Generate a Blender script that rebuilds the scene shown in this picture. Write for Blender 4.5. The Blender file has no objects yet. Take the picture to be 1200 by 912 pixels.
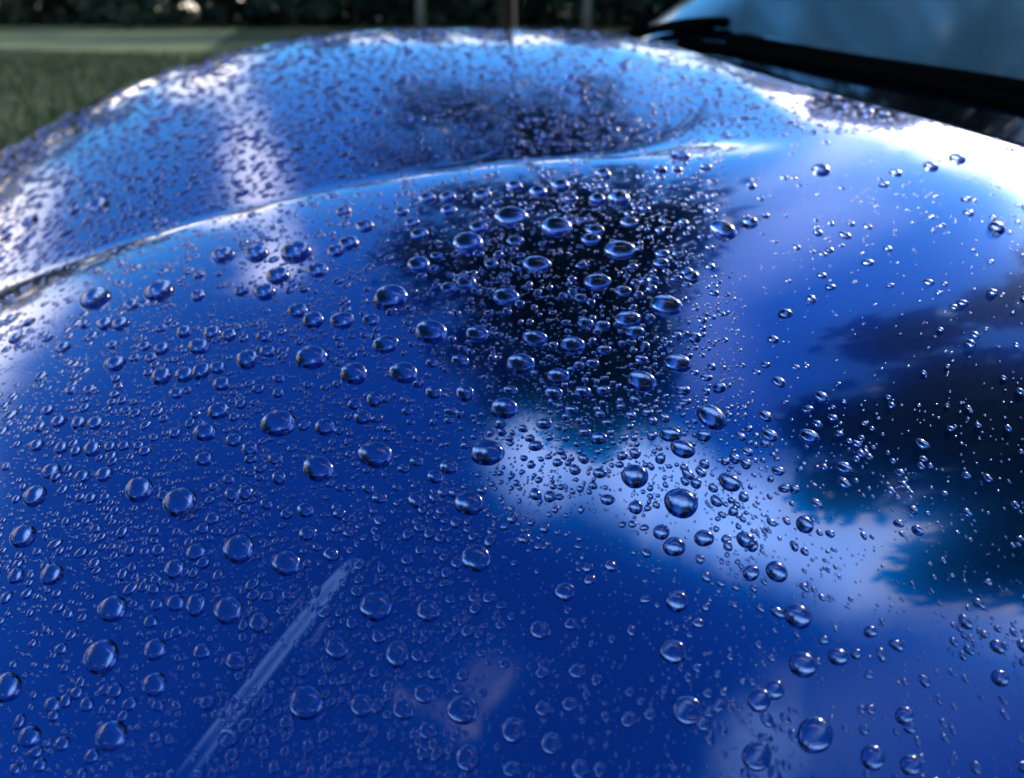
import bpy, math, random
import numpy as np
from mathutils import Vector, Matrix
rng = np.random.default_rng(7); random.seed(7)
R = math.radians
EYE = 1.10                      # height of the lens above the grass, metres
sc = bpy.context.scene
C = sc.collection
# ------------------------------------------------------------------ camera
cd = bpy.data.cameras.new('camera'); cam = bpy.data.objects.new('camera', cd); C.objects.link(cam)
sc.camera = cam
cam.location = (0, 0, EYE); cam.rotation_euler = (R(90-24.04), 0, 0)
cd.sensor_width = 36; cd.lens = 36*1000/1200; cd.clip_start = .01; cd.clip_end = 2000
cd.dof.use_dof = True; cd.dof.focus_distance = .262
cd.dof.aperture_fstop = cd.lens/1000/.0028
# ------------------------------------------------------------------ light
SUN_AZ, SUN_EL = 39, 22
sc.view_settings.view_transform = 'Standard'; sc.view_settings.look = 'None'
sc.view_settings.exposure = 0.06
sun = bpy.data.lights.new('sun', 'SUN'); sun.energy = 4.4; sun.angle = R(.5); sun.color = (1, .93, .84)
so = bpy.data.objects.new('sun', sun); C.objects.link(so)
def dirv(az, el):
    a, e = R(az), R(el); return Vector((math.sin(a)*math.cos(e), math.cos(a)*math.cos(e), math.sin(e)))
so.rotation_euler = dirv(SUN_AZ, SUN_EL).to_track_quat('Z', 'Y').to_euler()
w = bpy.data.worlds.new('World'); sc.world = w; w.use_nodes = True
nt = w.node_tree; nd = nt.nodes; lk = nt.links
bg = nd['Background']
sky = nd.new('ShaderNodeTexSky'); sky.sky_type = 'NISHITA'; sky.sun_disc = False
sky.sun_elevation = R(SUN_EL); sky.sun_rotation = R(SUN_AZ); sky.air_density = 1.0; sky.dust_density = .4; sky.ozone_density = 1.2
SKY_STRENGTH = .15
bg.inputs['Strength'].default_value = SKY_STRENGTH
tc = nd.new('ShaderNodeTexCoord')
def vm(op, a, b=None, s=None):
    n = nd.new('ShaderNodeVectorMath'); n.operation = op
    for i, v in enumerate((a, b)):
        if v is None: continue
        if isinstance(v, (tuple, Vector)): n.inputs[i].default_value = tuple(v)
        else: lk.new(v, n.inputs[i])
    if s is not None:
        if isinstance(s, (int, float)): n.inputs['Scale'].default_value = s
        else: lk.new(s, n.inputs['Scale'])
    return n.outputs['Value'] if op in ('DOT_PRODUCT', 'LENGTH', 'DISTANCE') else n.outputs['Vector']
def mt(op, a, b=None, clamp=False):
    n = nd.new('ShaderNodeMath'); n.operation = op; n.use_clamp = clamp
    for i, v in enumerate((a, b)):
        if v is None: continue
        if isinstance(v, (int, float)): n.inputs[i].default_value = v
        else: lk.new(v, n.inputs[i])
    return n.outputs[0]
dn = vm('NORMALIZE', tc.outputs['Generated'])
def noise(scale, detail, vec):
    n = nd.new('ShaderNodeTexNoise'); n.inputs['Scale'].default_value = scale; n.inputs['Detail'].default_value = detail
    n.inputs['Roughness'].default_value = .6
    lk.new(vec, n.inputs['Vector']); return n
n1 = noise(4.5, 6, dn)
warp = vm('SCALE', vm('SUBTRACT', n1.outputs['Color'], (.5, .5, .5)), None, .21)
dw = vm('ADD', dn, warp)
n2 = noise(9, 8, dn)
# sunlit clouds: bands between two directions (azimuth, elevation), half width, opacity, softness
CLOUDS = [((-8,72),(60,70),.11,.95,.65), ((60,69),(86,54),.11,.8,.75), ((-22,10),(-30,31),.065,.75,.9), ((-51,8),(-74,20),.19,1,.45),
          ((-20,1),(-45,3),.09,1,.5), ((25,9),(44,18),.20,1,.5), ((21,22),(28,58),.09,.10,1.),
          ((-124,75),(-106,72),.022,.25,.9), ((-14,9),(12,12),.05,.5,.9), ((58,42),(76,54),.05,.35,.9), ((5,5),(35,6),.07,.7,.9),
          ((176,60),(130,71),.08,.24,.9), ((146,66),(112,70),.06,.22,1), ((125,66),(100,60),.12,.09,1),
          ((130,20),(165,30),.12,.9,.8), ((-120,15),(-150,22),.13,.9,.8), ((100,15),(125,12),.09,.9,.8), ((-170,40),(160,36),.08,.6,.9),
          ((-85,10),(-115,9),.07,.8,.8)]
mask = None
for (a1, e1), (a2, e2), hw, op, soft in CLOUDS:
    c1, c2 = dirv(a1, e1), dirv(a2, e2); s = c2-c1; L2 = s.length_squared
    rel = vm('SUBTRACT', dw, c1)
    t = mt('DIVIDE', vm('DOT_PRODUCT', rel, s), L2, True)
    dist = vm('LENGTH', vm('SUBTRACT', rel, vm('SCALE', s, None, t)))
    mr = nd.new('ShaderNodeMapRange'); mr.interpolation_type = 'SMOOTHSTEP'
    lk.new(dist, mr.inputs['Value']); mr.inputs['From Min'].default_value = hw*1.3; mr.inputs['From Max'].default_value = hw*(1-soft)
    mr.inputs['To Min'].default_value = 0; mr.inputs['To Max'].default_value = op
    mask = mr.outputs[0] if mask is None else mt('MAXIMUM', mask, mr.outputs[0])
br = nd.new('ShaderNodeMapRange'); lk.new(n2.outputs['Fac'], br.inputs['Value'])
br.inputs['From Min'].default_value = .3; br.inputs['From Max'].default_value = .65
br.inputs['To Min'].default_value = .62; br.inputs['To Max'].default_value = 1.
mask = mt('MULTIPLY', mask, br.outputs[0])
# clouds nearer the sun are brighter
sd = vm('DOT_PRODUCT', dn, dirv(SUN_AZ, SUN_EL))
sp = mt('MULTIPLY', mt('POWER', mt('MAXIMUM', sd, 0), 8), 45.)
lum = mt('ADD', sp, 20.)
cc = nd.new('ShaderNodeVectorMath'); cc.operation = 'SCALE'; cc.inputs[0].default_value = (1.18, 1.0, .82); lk.new(lum, cc.inputs['Scale'])
tint = vm('MULTIPLY', sky.outputs[0], (.30, .90, 1.45))   # the deep blue the photograph gives its sky
mx = nd.new('ShaderNodeMix'); mx.data_type = 'RGBA'
lk.new(mask, mx.inputs[0]); lk.new(tint, mx.inputs[6]); lk.new(cc.outputs[0], mx.inputs[7])
lk.new(mx.outputs[2], bg.inputs['Color'])
sc.cycles.max_bounces = 14; sc.cycles.transmission_bounces = 10; sc.cycles.glossy_bounces = 8; sc.cycles.diffuse_bounces = 3
sc.cycles.transparent_max_bounces = 10; sc.cycles.sample_clamp_indirect = 12; sc.cycles.blur_glossy = .3
sc.cycles.caustics_refractive = True; sc.cycles.caustics_reflective = True
sc.cycles.use_denoising = True
sun.cycles.is_caustics_light = True
DROPS = '''
112,349,31,24,-25;187,340,34,24,-18;154,357,18,13,-15;123,379,19,15;141,379,19,16;99,380,13,11;115,240,30,14,-15;35,258,24,10,-15;88,246,14,10;187,229,10,7;111,317,28,5,-28;34,377,13,9,-25
261,298,27,18,-10;300,296,28,19,-10;347,294,34,24,-8;326,322,27,20,-15;310,341,25,20;283,340,17,13;372,315,27,16,-10;394,293,20,14;409,284,22,17;403,247,19,11,-15;349,363,24,18;367,374,26,21,-15;401,374,31,20,-10;232,346,17,13;233,322,14,10;356,338,15,9
599,252,41,21;549,283,38,24;492,273,23,12;491,309,28,19;483,260,18,10;471,247,17,10;526,245,19,11;501,231,20,11;525,230,20,12;565,227,22,11;603,217,19,11;428,264,20,14;561,265,22,13;604,281,22,11;541,326,24,12;576,309,17,10;512,299,15,9
652,264,38,21;726,291,41,20;629,308,36,19;631,224,21,13;657,217,22,14;700,233,20,14;725,232,26,18;706,204,18,13;797,183,15,11;774,198,16,10;793,198,12,9;697,268,26,11;692,279,26,12;737,259,26,10;776,296,18,9;774,307,20,10;805,318,17,11;741,312,13,9;682,310,22,7;700,328,46,17;670,232,18,9
458,347,42,31,-12;505,387,40,29,-5;559,390,28,19;452,402,33,22,-10;415,436,34,27,-8;473,435,35,27;526,336,21,12;546,330,25,17;593,346,35,19;435,374,22,14,-8;539,422,22,15;542,408,13,9;508,459,20,16;545,460,23,20;506,425,15,12;598,457,18,12;591,477,33,27;439,467,20,20;416,473,17,15;425,488,22,17;610,425,35,26;427,392,11,8;412,394,13,6;584,392,12,8;528,481,15,10;477,481,16,10
627,395,30,19;671,403,30,21;780,356,40,25,8;736,373,34,20;744,388,23,15;686,378,20,13;706,381,19,13;730,340,22,12;680,348,20,9;792,326,17,9;794,424,33,23,10;752,445,35,26,8;654,440,28,20;649,460,22,17;683,459,21,16;707,457,17,13;694,425,17,11;708,409,20,11;756,405,13,12;670,480,16,12;800,457,20,13;814,395,16,14;793,393,13,11;804,470,16,8;663,377,17,6;742,410,10,8;778,398,9,7;644,418,12,7
326,494,42,33,-10;365,417,39,29,-12;290,420,25,25,-30;233,405,27,19,-15;216,388,18,15;249,389,20,17;268,392,17,16;216,438,22,19,-20;236,434,18,24,15;255,430,19,16;260,449,22,17,-10;207,460,17,14;219,457,11,12;310,393,22,14;314,411,19,15;303,455,17,11;327,443,14,12;256,480,29,20,-22;240,505,28,22,-15;274,515,21,16,-15;293,525,20,18,-25;277,502,11,8;381,499,25,22,-15;282,473,13,13;229,485,12,11;361,450,13,10;239,537,22,17,-15;396,395,13,8;309,383,14,7
74,407,16,14,-25;135,425,27,17,-12;132,404,15,10;189,408,18,15;177,419,14,13;158,419,14,10;169,405,19,10;189,440,24,21,-20;174,436,14,9;105,456,17,11,-15;56,480,16,11;69,493,18,14;92,495,15,16;112,495,20,16;43,521,17,15;108,525,19,20,-30;72,524,16,15;129,523,14,14;145,522,13,13;89,528,13,13;170,528,16,12,-20;192,490,11,11;205,507,14,13;189,384,15,10;19,396,16,11,-30;56,396,14,8,-25;83,457,13,12;131,471,11,10;143,469,12,10;148,480,15,10;145,508,13,9
41,580,27,26,-25;27,627,28,30,-30;61,672,26,27,-30;19,674,18,21,30;163,572,32,32,-25;60,551,23,18,-12;96,558,17,18;122,555,20,18,-20;8,546,16,9;112,619,14,12;44,646,14,10;123,582,13,11;106,583,14,14;94,582,13,11;181,622,15,13;181,633,13,8;186,644,17,15;170,646,13,11;155,665,11,14;205,666,23,26;183,679,14,13;36,674,9,11;211,587,40,38,-25
280,642,38,36,-15;336,659,34,33;373,547,38,33,-5;249,607,18,16;238,619,17,13;254,622,14,11;230,646,25,21;238,659,18,14;327,559,18,18;323,537,20,14;268,561,15,12;272,579,18,17;288,577,16,22,20;286,569,10,8;294,554,13,10;312,590,15,14;332,595,15,11;336,602,16,13;358,597,21,19;361,624,22,19,-20;388,649,19,18;409,570,14,11;399,572,11,10;294,537,16,12;421,661,17,14;313,603,11,8
440,531,42,34;571,529,40,32;550,588,37,31;488,540,16,14;526,546,22,19;510,558,20,17;489,585,22,21;431,572,14,13;445,583,19,14;465,571,10,10;526,492,14,9;492,618,14,13;516,630,14,14;520,620,11,8;613,502,13,10;558,653,37,34;488,513,10,9;505,514,9,8;508,575,9,7;442,630,14,8;481,494,12,8
744,557,33,29,10;798,588,40,37,20;800,525,30,22,18;786,508,28,18;703,554,17,13;712,585,17,14;745,594,18,17;759,595,9,10;684,537,15,12,25;702,513,21,16;685,506,17,11;638,496,19,14;628,522,18,13;731,513,11,9;743,513,9,9;775,623,20,19;790,640,27,24;825,630,24,21;741,614,10,10;755,618,13,8;765,493,13,11;712,495,14,10;643,535,9,8;634,538,8,7;701,529,10,8;676,520,10,8;657,529,14,8;655,582,12,9
855,564,29,21,30;834,487,39,28,35;902,509,23,14,25;948,510,26,17,20;896,520,14,8,15;943,614,23,20,35;989,547,22,14,25;976,489,13,9,25;897,487,18,13,30;919,572,14,12;931,573,11,14,15;868,511,14,10,30;874,632,25,19,30;882,639,14,16;851,631,13,11;825,510,18,16;958,496,15,8,40;983,508,11,9;903,561,9,9;937,550,9,8;910,538,8,6;957,547,8,5
132,712,34,34,-15;119,768,42,43,-30;9,804,32,38,10;182,760,26,28;181,801,30,30;177,728,18,16;72,760,15,15;135,809,20,19;130,822,13,11;62,825,20,20;63,838,17,13;77,821,14,18;102,825,17,19;185,827,15,14;206,706,21,22;184,708,16,14;60,742,9,9;80,719,12,16,20;207,740,14,13;180,690,15,14;131,861,37,40,-10;35,862,28,27;73,871,20,18;18,901,14,14;47,896,18,16
268,714,36,34;304,729,23,27;230,708,22,31,10;315,735,14,22,-10;237,763,20,21;277,774,25,24;380,716,19,18;395,759,28,30;359,822,42,44,-10;230,779,10,9;230,792,11,10;337,697,13,14;331,715,15,12;424,826,27,30;257,804,9,9;403,682,14,9;268,865,25,25;305,854,17,15
441,709,42,37;502,715,27,29;466,766,27,36,10;510,789,17,18;556,700,15,13;574,700,18,15;588,709,14,11;549,739,18,16;562,743,11,12;587,732,15,11;525,732,12,10;528,702,13,12;478,683,12,11;493,679,12,11;507,669,14,10;521,683,14,10;592,777,16,12;565,765,14,10;543,767,12,9
542,831,37,38;602,855,30,33;646,871,26,28;548,888,29,34;473,831,26,26;497,813,24,25;456,805,15,16;502,856,23,22;490,768,18,16,30;633,738,25,24;662,693,25,23;670,731,17,15;677,786,22,19;636,788,17,15;637,830,20,19;668,825,20,18;680,901,22,25;737,843,20,20;762,837,16,15;600,901,22,20;793,704,28,27,15;789,763,34,30,12;806,832,37,38,25
910,669,28,24,35;935,721,33,30,30;941,778,34,32,35;955,860,43,46,40;887,885,34,40,20;890,820,27,30,20;908,808,22,26,10;982,769,26,21,10;1060,838,22,24,30;1066,852,17,15;1023,887,29,33,25;1067,896,26,27,20;1172,794,24,20,35;880,671,20,20;1020,740,16,16,30;1003,766,14,13;1013,855,13,13;1020,831,14,12;1018,791,12,12;1157,683,12,12;965,750,14,12;1115,675,8,7;1089,661,8,6;1075,621,16,12,30;1053,613,14,10,30
962,198,23,12,20;846,268,34,21,15;878,260,20,14;1122,185,21,10,20;1091,194,20,9,20;1050,202,15,8,20;1036,216,13,7;1168,266,22,13,25;1135,249,17,7,20;1132,233,12,6;880,218,10,9;827,196,14,9;897,252,9,8;1017,265,12,6,15;990,275,17,8,15;972,293,9,8;997,262,10,6,15
920,367,18,12;906,397,18,9;963,322,15,7;973,336,15,8;1017,307,17,8;913,447,18,12,25;963,464,20,11,30;947,479,15,10;897,427,18,7;810,324,20,16;828,442,16,9;843,454,16,14;982,450,8,6;1043,334,12,6;1128,354,18,7
'''
ANCHORS = '''
112,349|dark oval bead on the edge of the white glare at the left|the dark bead by the white glare
187,340|oval bead just right of the dark bead beside the left white glare|the oval bead right of the glare
261,298|leftmost of three oval beads in a row under the bright crest line|the leftmost oval bead under the crest
347,294|rightmost and widest of three oval beads in a row under the crest|the widest oval bead under the crest
401,374|right one of three ovals huddled left of the centre|the ovals huddled left of centre
599,252|large flat bead placed highest up the bonnet, just below the crest|the highest large bead
549,283|large flat bead just below left of the highest large bead|the second highest large bead
652,264|flat bead to the right of the highest large bead|the flat bead beside the highest one
629,308|flat bead under the gap between the two flat beads near the crest|the flat bead third from the crest
726,291|wide flat bead among blurred glints in the upper right middle|the wide flat bead among glints
458,347|large tilted bead with a bright spot on each side, upper centre|the upper centre tilted bead
505,387|wide large bead just below right of the tilted upper centre bead|the wide bead at upper centre
452,402|medium oval bead between the tilted bead above and a pair below|the oval bead above the pair
415,436|left bead of an even pair standing side by side at centre left|the left bead of the pair
473,435|right bead of an even pair standing side by side at centre left|the right bead of the pair
365,417|large bead with a dark trailing right side, left of the pair|the bead with the dark right side
610,425|large round bead just below a cluster of two flat beads at centre|the round bead at centre
593,346|flat oval bead on plain dark paint in the upper middle|the flat upper middle bead
671,403|second flat bead from the left in the central short row|the second bead of the central row
736,373|flat bead with a smaller one merging into its lower edge|the flat merging bead
780,356|large bead at the edge of the pale vertical strip, upper right|the upper bead beside the pale strip
794,424|middle bead of three large ones beside the dark edge on the right|the middle bead by the dark edge
752,445|large glossy bead left of the pale strip with sparkling lower left rim|the sparkling glossy bead
654,440|medium bead above two smaller ones in the dark middle area|the dark middle bead
591,477|round bead with a smaller drop touching its upper right|the centre bead with a companion
326,494|large bead ringed by clear paint in the left half|the large lone bead at left
256,480|tilted oval bead at left with a small drop inside its right rim|the tilted oval left bead
233,405|bead leading a chain of merging drops in the upper left|the upper left chain bead
373,547|large squarish bead below right of the lone left bead|the squarish bead
440,531|large bead with a thick dark lower rim, left of the fold's top|the dark rimmed bead
571,529|large bead level with the dark rimmed one, on navy paint|the navy bead
550,588|large bead directly under the navy paint bead|the bead under the navy one
558,653|large bead on bare navy paint right of the fold|the bead right of the fold
163,572|tilted bead just above left of the biggest left side bead|the tilted left side bead
211,587|biggest tilted bead on the left side with a bright lower rim|the biggest left side bead
280,642|large round bead left of the fold, upper one of a pair|the upper bead left of the fold
336,659|round bead close to the fold's left side|the bead hugging the fold
41,580|tilted bead near the left frame edge, upper of two|the upper left edge bead
27,627|tilted bead near the left frame edge, lower of two|the lower left edge bead
744,557|round bead with dark outline left of the biggest one on the cloud|the left cloud bead
798,588|biggest bead on the reflected white cloud|the biggest cloud bead
800,525|dark outlined bead at the upper edge of the reflected cloud|the upper cloud bead
834,487|long tilted bead at the right of the cloud's top edge|the long tilted bead
855,564|tilted bead on the brightest part of the reflected cloud|the bright cloud bead
943,614|small tilted bead alone on the lower right of the reflected cloud|the lone cloud bead
948,510|wide tilted bead on pale blue paint right of the long tilted one|the tilted bead on pale blue
846,268|large bead on the pale strip, near the top right|the top bead on the pale strip
1168,266|dark bead in the white sun glare near the right frame edge|the dark bead in the sun glare
132,712|round bead above the largest one in the lower left|the lower left round bead
119,768|largest bead in the lower left corner area|the largest lower left bead
9,804|bead cut by the left frame edge near the bottom|the bead cut by the frame
131,861|round blurred bead at the bottom left|the bottom left bead
181,801|round bead left of the fold, lower of two stacked above each other|the lower stacked bead
268,714|round bead with a tiny dot at its left, left of the fold|the round bead with a dot
277,774|round drop beside the fold's dark edge, lower left|the drop by the fold edge
359,822|largest bead right of the fold near the bottom|the largest bead near the fold
395,759|round bead above right of the largest bead beside the fold|the round bead by the fold
441,709|large smooth bead right of the fold with a bright top left rim|the smooth bead
502,715|round bead just right of the large smooth one|the round bead beside the smooth one
466,766|bumpy bead above a small pale reflected patch|the bumpy bead
542,831|large round bead just right of the small pale reflected patch|the bead by the pale patch
602,855|blurred bead at the bottom, right of the pale patch bead|the blurred bottom bead
662,693|round bead alone on navy paint in the lower middle|the lone navy bead
633,738|round drop below left of the lone navy bead|the lower navy drop
789,763|round bead in the lower middle right on plain blue paint|the plain blue bead
793,704|faint bead above the one on plain blue paint|the faint bead
806,832|large tilted bead at the bottom centre right|the bottom centre right bead
955,860|largest bead in the lower right, tall and tilted|the largest lower right bead
887,885|tall tilted bead cut close to the bottom edge|the tall bottom bead
941,778|tilted bead in the lower right, below another like it|the lower tilted right bead
935,721|tilted bead in the lower right, above another like it|the upper tilted right bead
910,669|tilted bead just beneath the reflected cloud's lower edge|the bead beneath the cloud
1023,887|tilted bead at the bottom right|the bottom right bead
1060,838|long tilted drop touching a smaller one at the lower right|the long lower right drop
1172,794|tilted drop at the right frame edge near the dark reflection|the right edge drop
'''
# ------------------------------------------------------------------ helpers
def newmat(name):
    m = bpy.data.materials.new(name); m.use_nodes = True
    return m, m.node_tree.nodes, m.node_tree.links, m.node_tree.nodes['Principled BSDF']
def simple(name, col, rough=.5, metal=0., coat=0., spec=.5, var=0., scale=20., bump=0.):
    m, n, l, b = newmat(name)
    b.inputs['Base Color'].default_value = (*col, 1); b.inputs['Roughness'].default_value = rough
    b.inputs['Metallic'].default_value = metal; b.inputs['Coat Weight'].default_value = coat
    b.inputs['Specular IOR Level'].default_value = spec
    if var or bump:
        t = n.new('ShaderNodeTexCoord'); z = n.new('ShaderNodeTexNoise'); z.inputs['Scale'].default_value = scale; z.inputs['Detail'].default_value = 6
        l.new(t.outputs['Object'], z.inputs['Vector'])
        if var:
            r = n.new('ShaderNodeValToRGB')
            r.color_ramp.elements[0].position = .3; r.color_ramp.elements[1].position = .7
            r.color_ramp.elements[0].color = (*[c*(1-var) for c in col], 1); r.color_ramp.elements[1].color = (*[min(1, c*(1+var)) for c in col], 1)
            l.new(z.outputs['Fac'], r.inputs[0]); l.new(r.outputs[0], b.inputs['Base Color'])
        if bump:
            q = n.new('ShaderNodeBump'); q.inputs['Strength'].default_value = bump; q.inputs['Distance'].default_value = .01
            l.new(z.outputs['Fac'], q.inputs['Height']); l.new(q.outputs[0], b.inputs['Normal'])
    return m
def mesh_obj(name, V, Fc, mat, parent=None, smooth=True):
    me = bpy.data.meshes.new(name)
    V = np.asarray(V, np.float32); me.from_pydata(V.tolist() if len(V) < 2000 else [], [], Fc if len(V) < 2000 else [])
    if len(V) >= 2000:
        Fa = np.asarray(Fc, np.int32); k = Fa.shape[1]
        me.vertices.add(len(V)); me.vertices.foreach_set('co', V.ravel())
        me.loops.add(Fa.size); me.loops.foreach_set('vertex_index', Fa.ravel())
        me.polygons.add(len(Fa)); me.polygons.foreach_set('loop_start', np.arange(0, Fa.size, k, dtype=np.int32))
        me.update(calc_edges=True)
    me.polygons.foreach_set('use_smooth', [smooth]*len(me.polygons))
    if mat: me.materials.append(mat)
    o = bpy.data.objects.new(name, me); C.objects.link(o)
    if parent: o.parent = parent
    return o
def tag(o, label=None, cat=None, group=None, kind=None):
    if label: o['label'] = label
    if cat: o['category'] = cat
    if group: o['group'] = group
    if kind: o['kind'] = kind
    return o
def empty(name, loc=(0, 0, 0)):
    o = bpy.data.objects.new(name, None); o.location = loc; o.empty_display_size = .1; C.objects.link(o); return o
def tube(pts, rad, n=10, cap=True, flat=1.):
    pts = [Vector(p) for p in pts]; V = []; Fc = []
    rad = rad if isinstance(rad, (list, tuple)) else [rad]*len(pts)
    up = Vector((0, 0, 1))
    for i, p in enumerate(pts):
        d = (pts[min(i+1, len(pts)-1)]-pts[max(i-1, 0)]).normalized()
        a = d.cross(up)
        if a.length < 1e-4: a = d.cross(Vector((1, 0, 0)))
        a.normalize(); b = a.cross(d).normalized()
        for k in range(n):
            t = 2*math.pi*k/n; V.append(p+(a*math.cos(t)+b*math.sin(t)*flat)*rad[i])
    for i in range(len(pts)-1):
        for k in range(n): Fc.append((i*n+k, i*n+(k+1) % n, (i+1)*n+(k+1) % n, (i+1)*n+k))
    if cap: Fc.append(tuple(range(n))[::-1]); Fc.append(tuple(range((len(pts)-1)*n, len(pts)*n)))
    return [tuple(v) for v in V], Fc
def join(parts):
    V = []; Fc = []
    for v, f in parts:
        o = len(V); V += [tuple(x) for x in v]; Fc += [tuple(i+o for i in q) for q in f]
    return V, Fc
def boxvf(c, s):
    x, y, z = c; a, b, d = s[0]/2, s[1]/2, s[2]/2
    V = [(x+i*a, y+j*b, z+k*d) for i in (-1, 1) for j in (-1, 1) for k in (-1, 1)]
    return V, [(0, 1, 3, 2), (4, 6, 7, 5), (0, 4, 5, 1), (2, 3, 7, 6), (0, 2, 6, 4), (1, 5, 7, 3)]

# ------------------------------------------------------------------ the pressed shape of the bonnet (metres, z relative to the lens)
def sst(a, b, x):
    t = np.clip((x-a)/(b-a), 0, 1); return t*t*(3-2*t)
def splus(x, w): return w*np.logaddexp(0, x/w)
def smax(a, b, w): return b+splus(a-b, w)
FA = np.array([-.0798, .1487]); FB = np.array([-.0324, .2146]); FL = np.hypot(*(FB-FA)); FD = (FB-FA)/FL; FN = np.array([FD[1], -FD[0]])
def H(X, Y):
    Xc = X-splus(X-.42, .04)
    near = -.0685+.09*Xc-np.where(Xc < 0, .55, .36)*Xc*Xc-.73*(.5-Y)**2
    near = near-(1-sst(.05, .17, X))*splus(Y-.447, .006)*.42
    xl = np.minimum(X+.1, 0); xr = np.maximum(Xc-.1, 0)
    far = -.019-.6*xl**2-.10*xr**2-np.where(Y < .95, .27, .8)*(Y-.95)**2+.33*np.minimum(X, 0)*np.maximum(.95-Y, 0)
    w = .004+.045*sst(.03, .26, X)
    z = smax(near, far, w)-(w-.004)*.45
    s = (X-FA[0])*FN[0]+(Y-FA[1])*FN[1]; t = (X-FA[0])*FD[0]+(Y-FA[1])*FD[1]
    amp = (1-sst(.6*FL, 1.12*FL, t))*sst(-2.2*FL, -1.*FL, t)
    z = z-amp*.0020*np.tanh(s/.0038)
    return smax(z, np.full_like(z, -.42), .03)
def NRM(X, Y, e=2e-4):
    n = np.stack([-(H(X+e, Y)-H(X-e, Y))/(2*e), -(H(X, Y+e)-H(X, Y-e))/(2*e), np.ones_like(X)], -1)
    return n/np.linalg.norm(n, axis=-1, keepdims=True)
CU = np.array([.777, .629]); CV = np.array([-.629, .777])     # car axes: rearward, across
def XY(u, v): return u*CU[0]+v*CV[0], u*CU[1]+v*CV[1]
def UV(x, y): return x*CU[0]+y*CU[1], x*CV[0]+y*CV[1]
_ex = np.array([.2647, .2376, .2122, .1913, .1779, .1568, .1382]); _ey = np.array([.4539, .4942, .5576, .6780, .7612, .8434, .9328])
_u, _v = UV(_ex, _ey); _vp = np.r_[-.16, 0., _v, .82, 1.1]; _up = np.r_[.475, .485, _u, .735, .82]
_o = np.argsort(_vp); _vp, _up = _vp[_o], _up[_o]; _vf = np.linspace(-.2, 1.2, 281); _uf = np.interp(_vf, _vp, _up)
for _ in range(40): _uf = np.convolve(np.pad(_uf, 2, mode='reflect', reflect_type='odd'), np.ones(5)/5, 'valid')
def UR(v): return np.interp(v, _vf, _uf)
TILT = R(24.04)
def view_ray(px, py):
    x = (np.asarray(px, float)-600)/1000; y = (456-np.asarray(py, float))/1000
    return np.stack([x, math.cos(TILT)+y*math.sin(TILT), -math.sin(TILT)+y*math.cos(TILT)], -1)
def land(px, py):
    """where a sight line meets the bonnet"""
    d = view_ray(px, py); t = np.full(d.shape[:-1], .06); res = np.full_like(t, np.nan); alive = np.ones_like(t, bool)
    prev = t.copy(); pf = np.ones_like(t)
    for i in range(1500):
        f = t*d[..., 2]-H(t*d[..., 0], t*d[..., 1])
        done = alive & (f <= 0)
        res[done] = (prev+(t-prev)*pf/(pf-f+1e-12))[done]; alive &= ~done
        prev = np.where(alive, t, prev); pf = np.where(alive, f, pf)
        t = np.where(alive, t+np.maximum(.0008, f*.5), t)
        alive &= t < 2.0
        if not alive.any(): break
    p = res[..., None]*d
    u, v = UV(p[..., 0], p[..., 1])
    p[(u > UR(v)-.004) | (u < -.49) | (v < -.155) | (v > 1.08)] = np.nan
    return p

# ------------------------------------------------------------------ materials
def paint():
    m, n, l, b = newmat('metallic_blue_paint')
    b.inputs['Metallic'].default_value = 1.; b.inputs['Roughness'].default_value = .16
    b.inputs['Base Color'].default_value = (.0002, .10, .45, 1)
    b.inputs['Coat Weight'].default_value = 1.; b.inputs['Coat Roughness'].default_value = .012; b.inputs['Coat IOR'].default_value = 1.66
    t = n.new('ShaderNodeTexCoord'); z = n.new('ShaderNodeTexVoronoi'); z.inputs['Scale'].default_value = 3500
    l.new(t.outputs['Object'], z.inputs['Vector'])
    r = n.new('ShaderNodeMapRange'); l.new(z.outputs['Color'], r.inputs['Value']); r.inputs['To Min'].default_value = .11; r.inputs['To Max'].default_value = .16
    l.new(r.outputs[0], b.inputs['Roughness'])
    z2 = n.new('ShaderNodeTexNoise'); z2.inputs['Scale'].default_value = 38; z2.inputs['Detail'].default_value = 7; l.new(t.outputs['Object'], z2.inputs['Vector'])
    r2 = n.new('ShaderNodeMapRange'); l.new(z2.outputs['Fac'], r2.inputs['Value']); r2.inputs['From Min'].default_value = .4; r2.inputs['From Max'].default_value = .75
    r2.inputs['To Min'].default_value = .008; r2.inputs['To Max'].default_value = .07; l.new(r2.outputs[0], b.inputs['Coat Roughness'])
    return m
M_paint = paint()
def water():
    m, n, l, b = newmat('clear_water')
    b.inputs['Base Color'].default_value = (1, 1, 1, 1); b.inputs['Roughness'].default_value = .14
    b.inputs['IOR'].default_value = 1.333; b.inputs['Transmission Weight'].default_value = 1.
    return m
M_water = water()
M_black = simple('black_plastic', (.004, .004, .005), .9, spec=.0)
M_rubber = simple('black_rubber', (.005, .005, .006), .9, spec=.0)
M_frit = simple('black_glass_border', (.004, .006, .012), .08, coat=1.)
M_trim = simple('dark_blue_pillar_paint', (.006, .02, .09), .2, .6, coat=1.)
M_dark = simple('cabin_trim', (.012, .013, .016), .7, var=.2)
M_steel = simple('alloy_wheel', (.5, .5, .52), .3, 1.)
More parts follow.
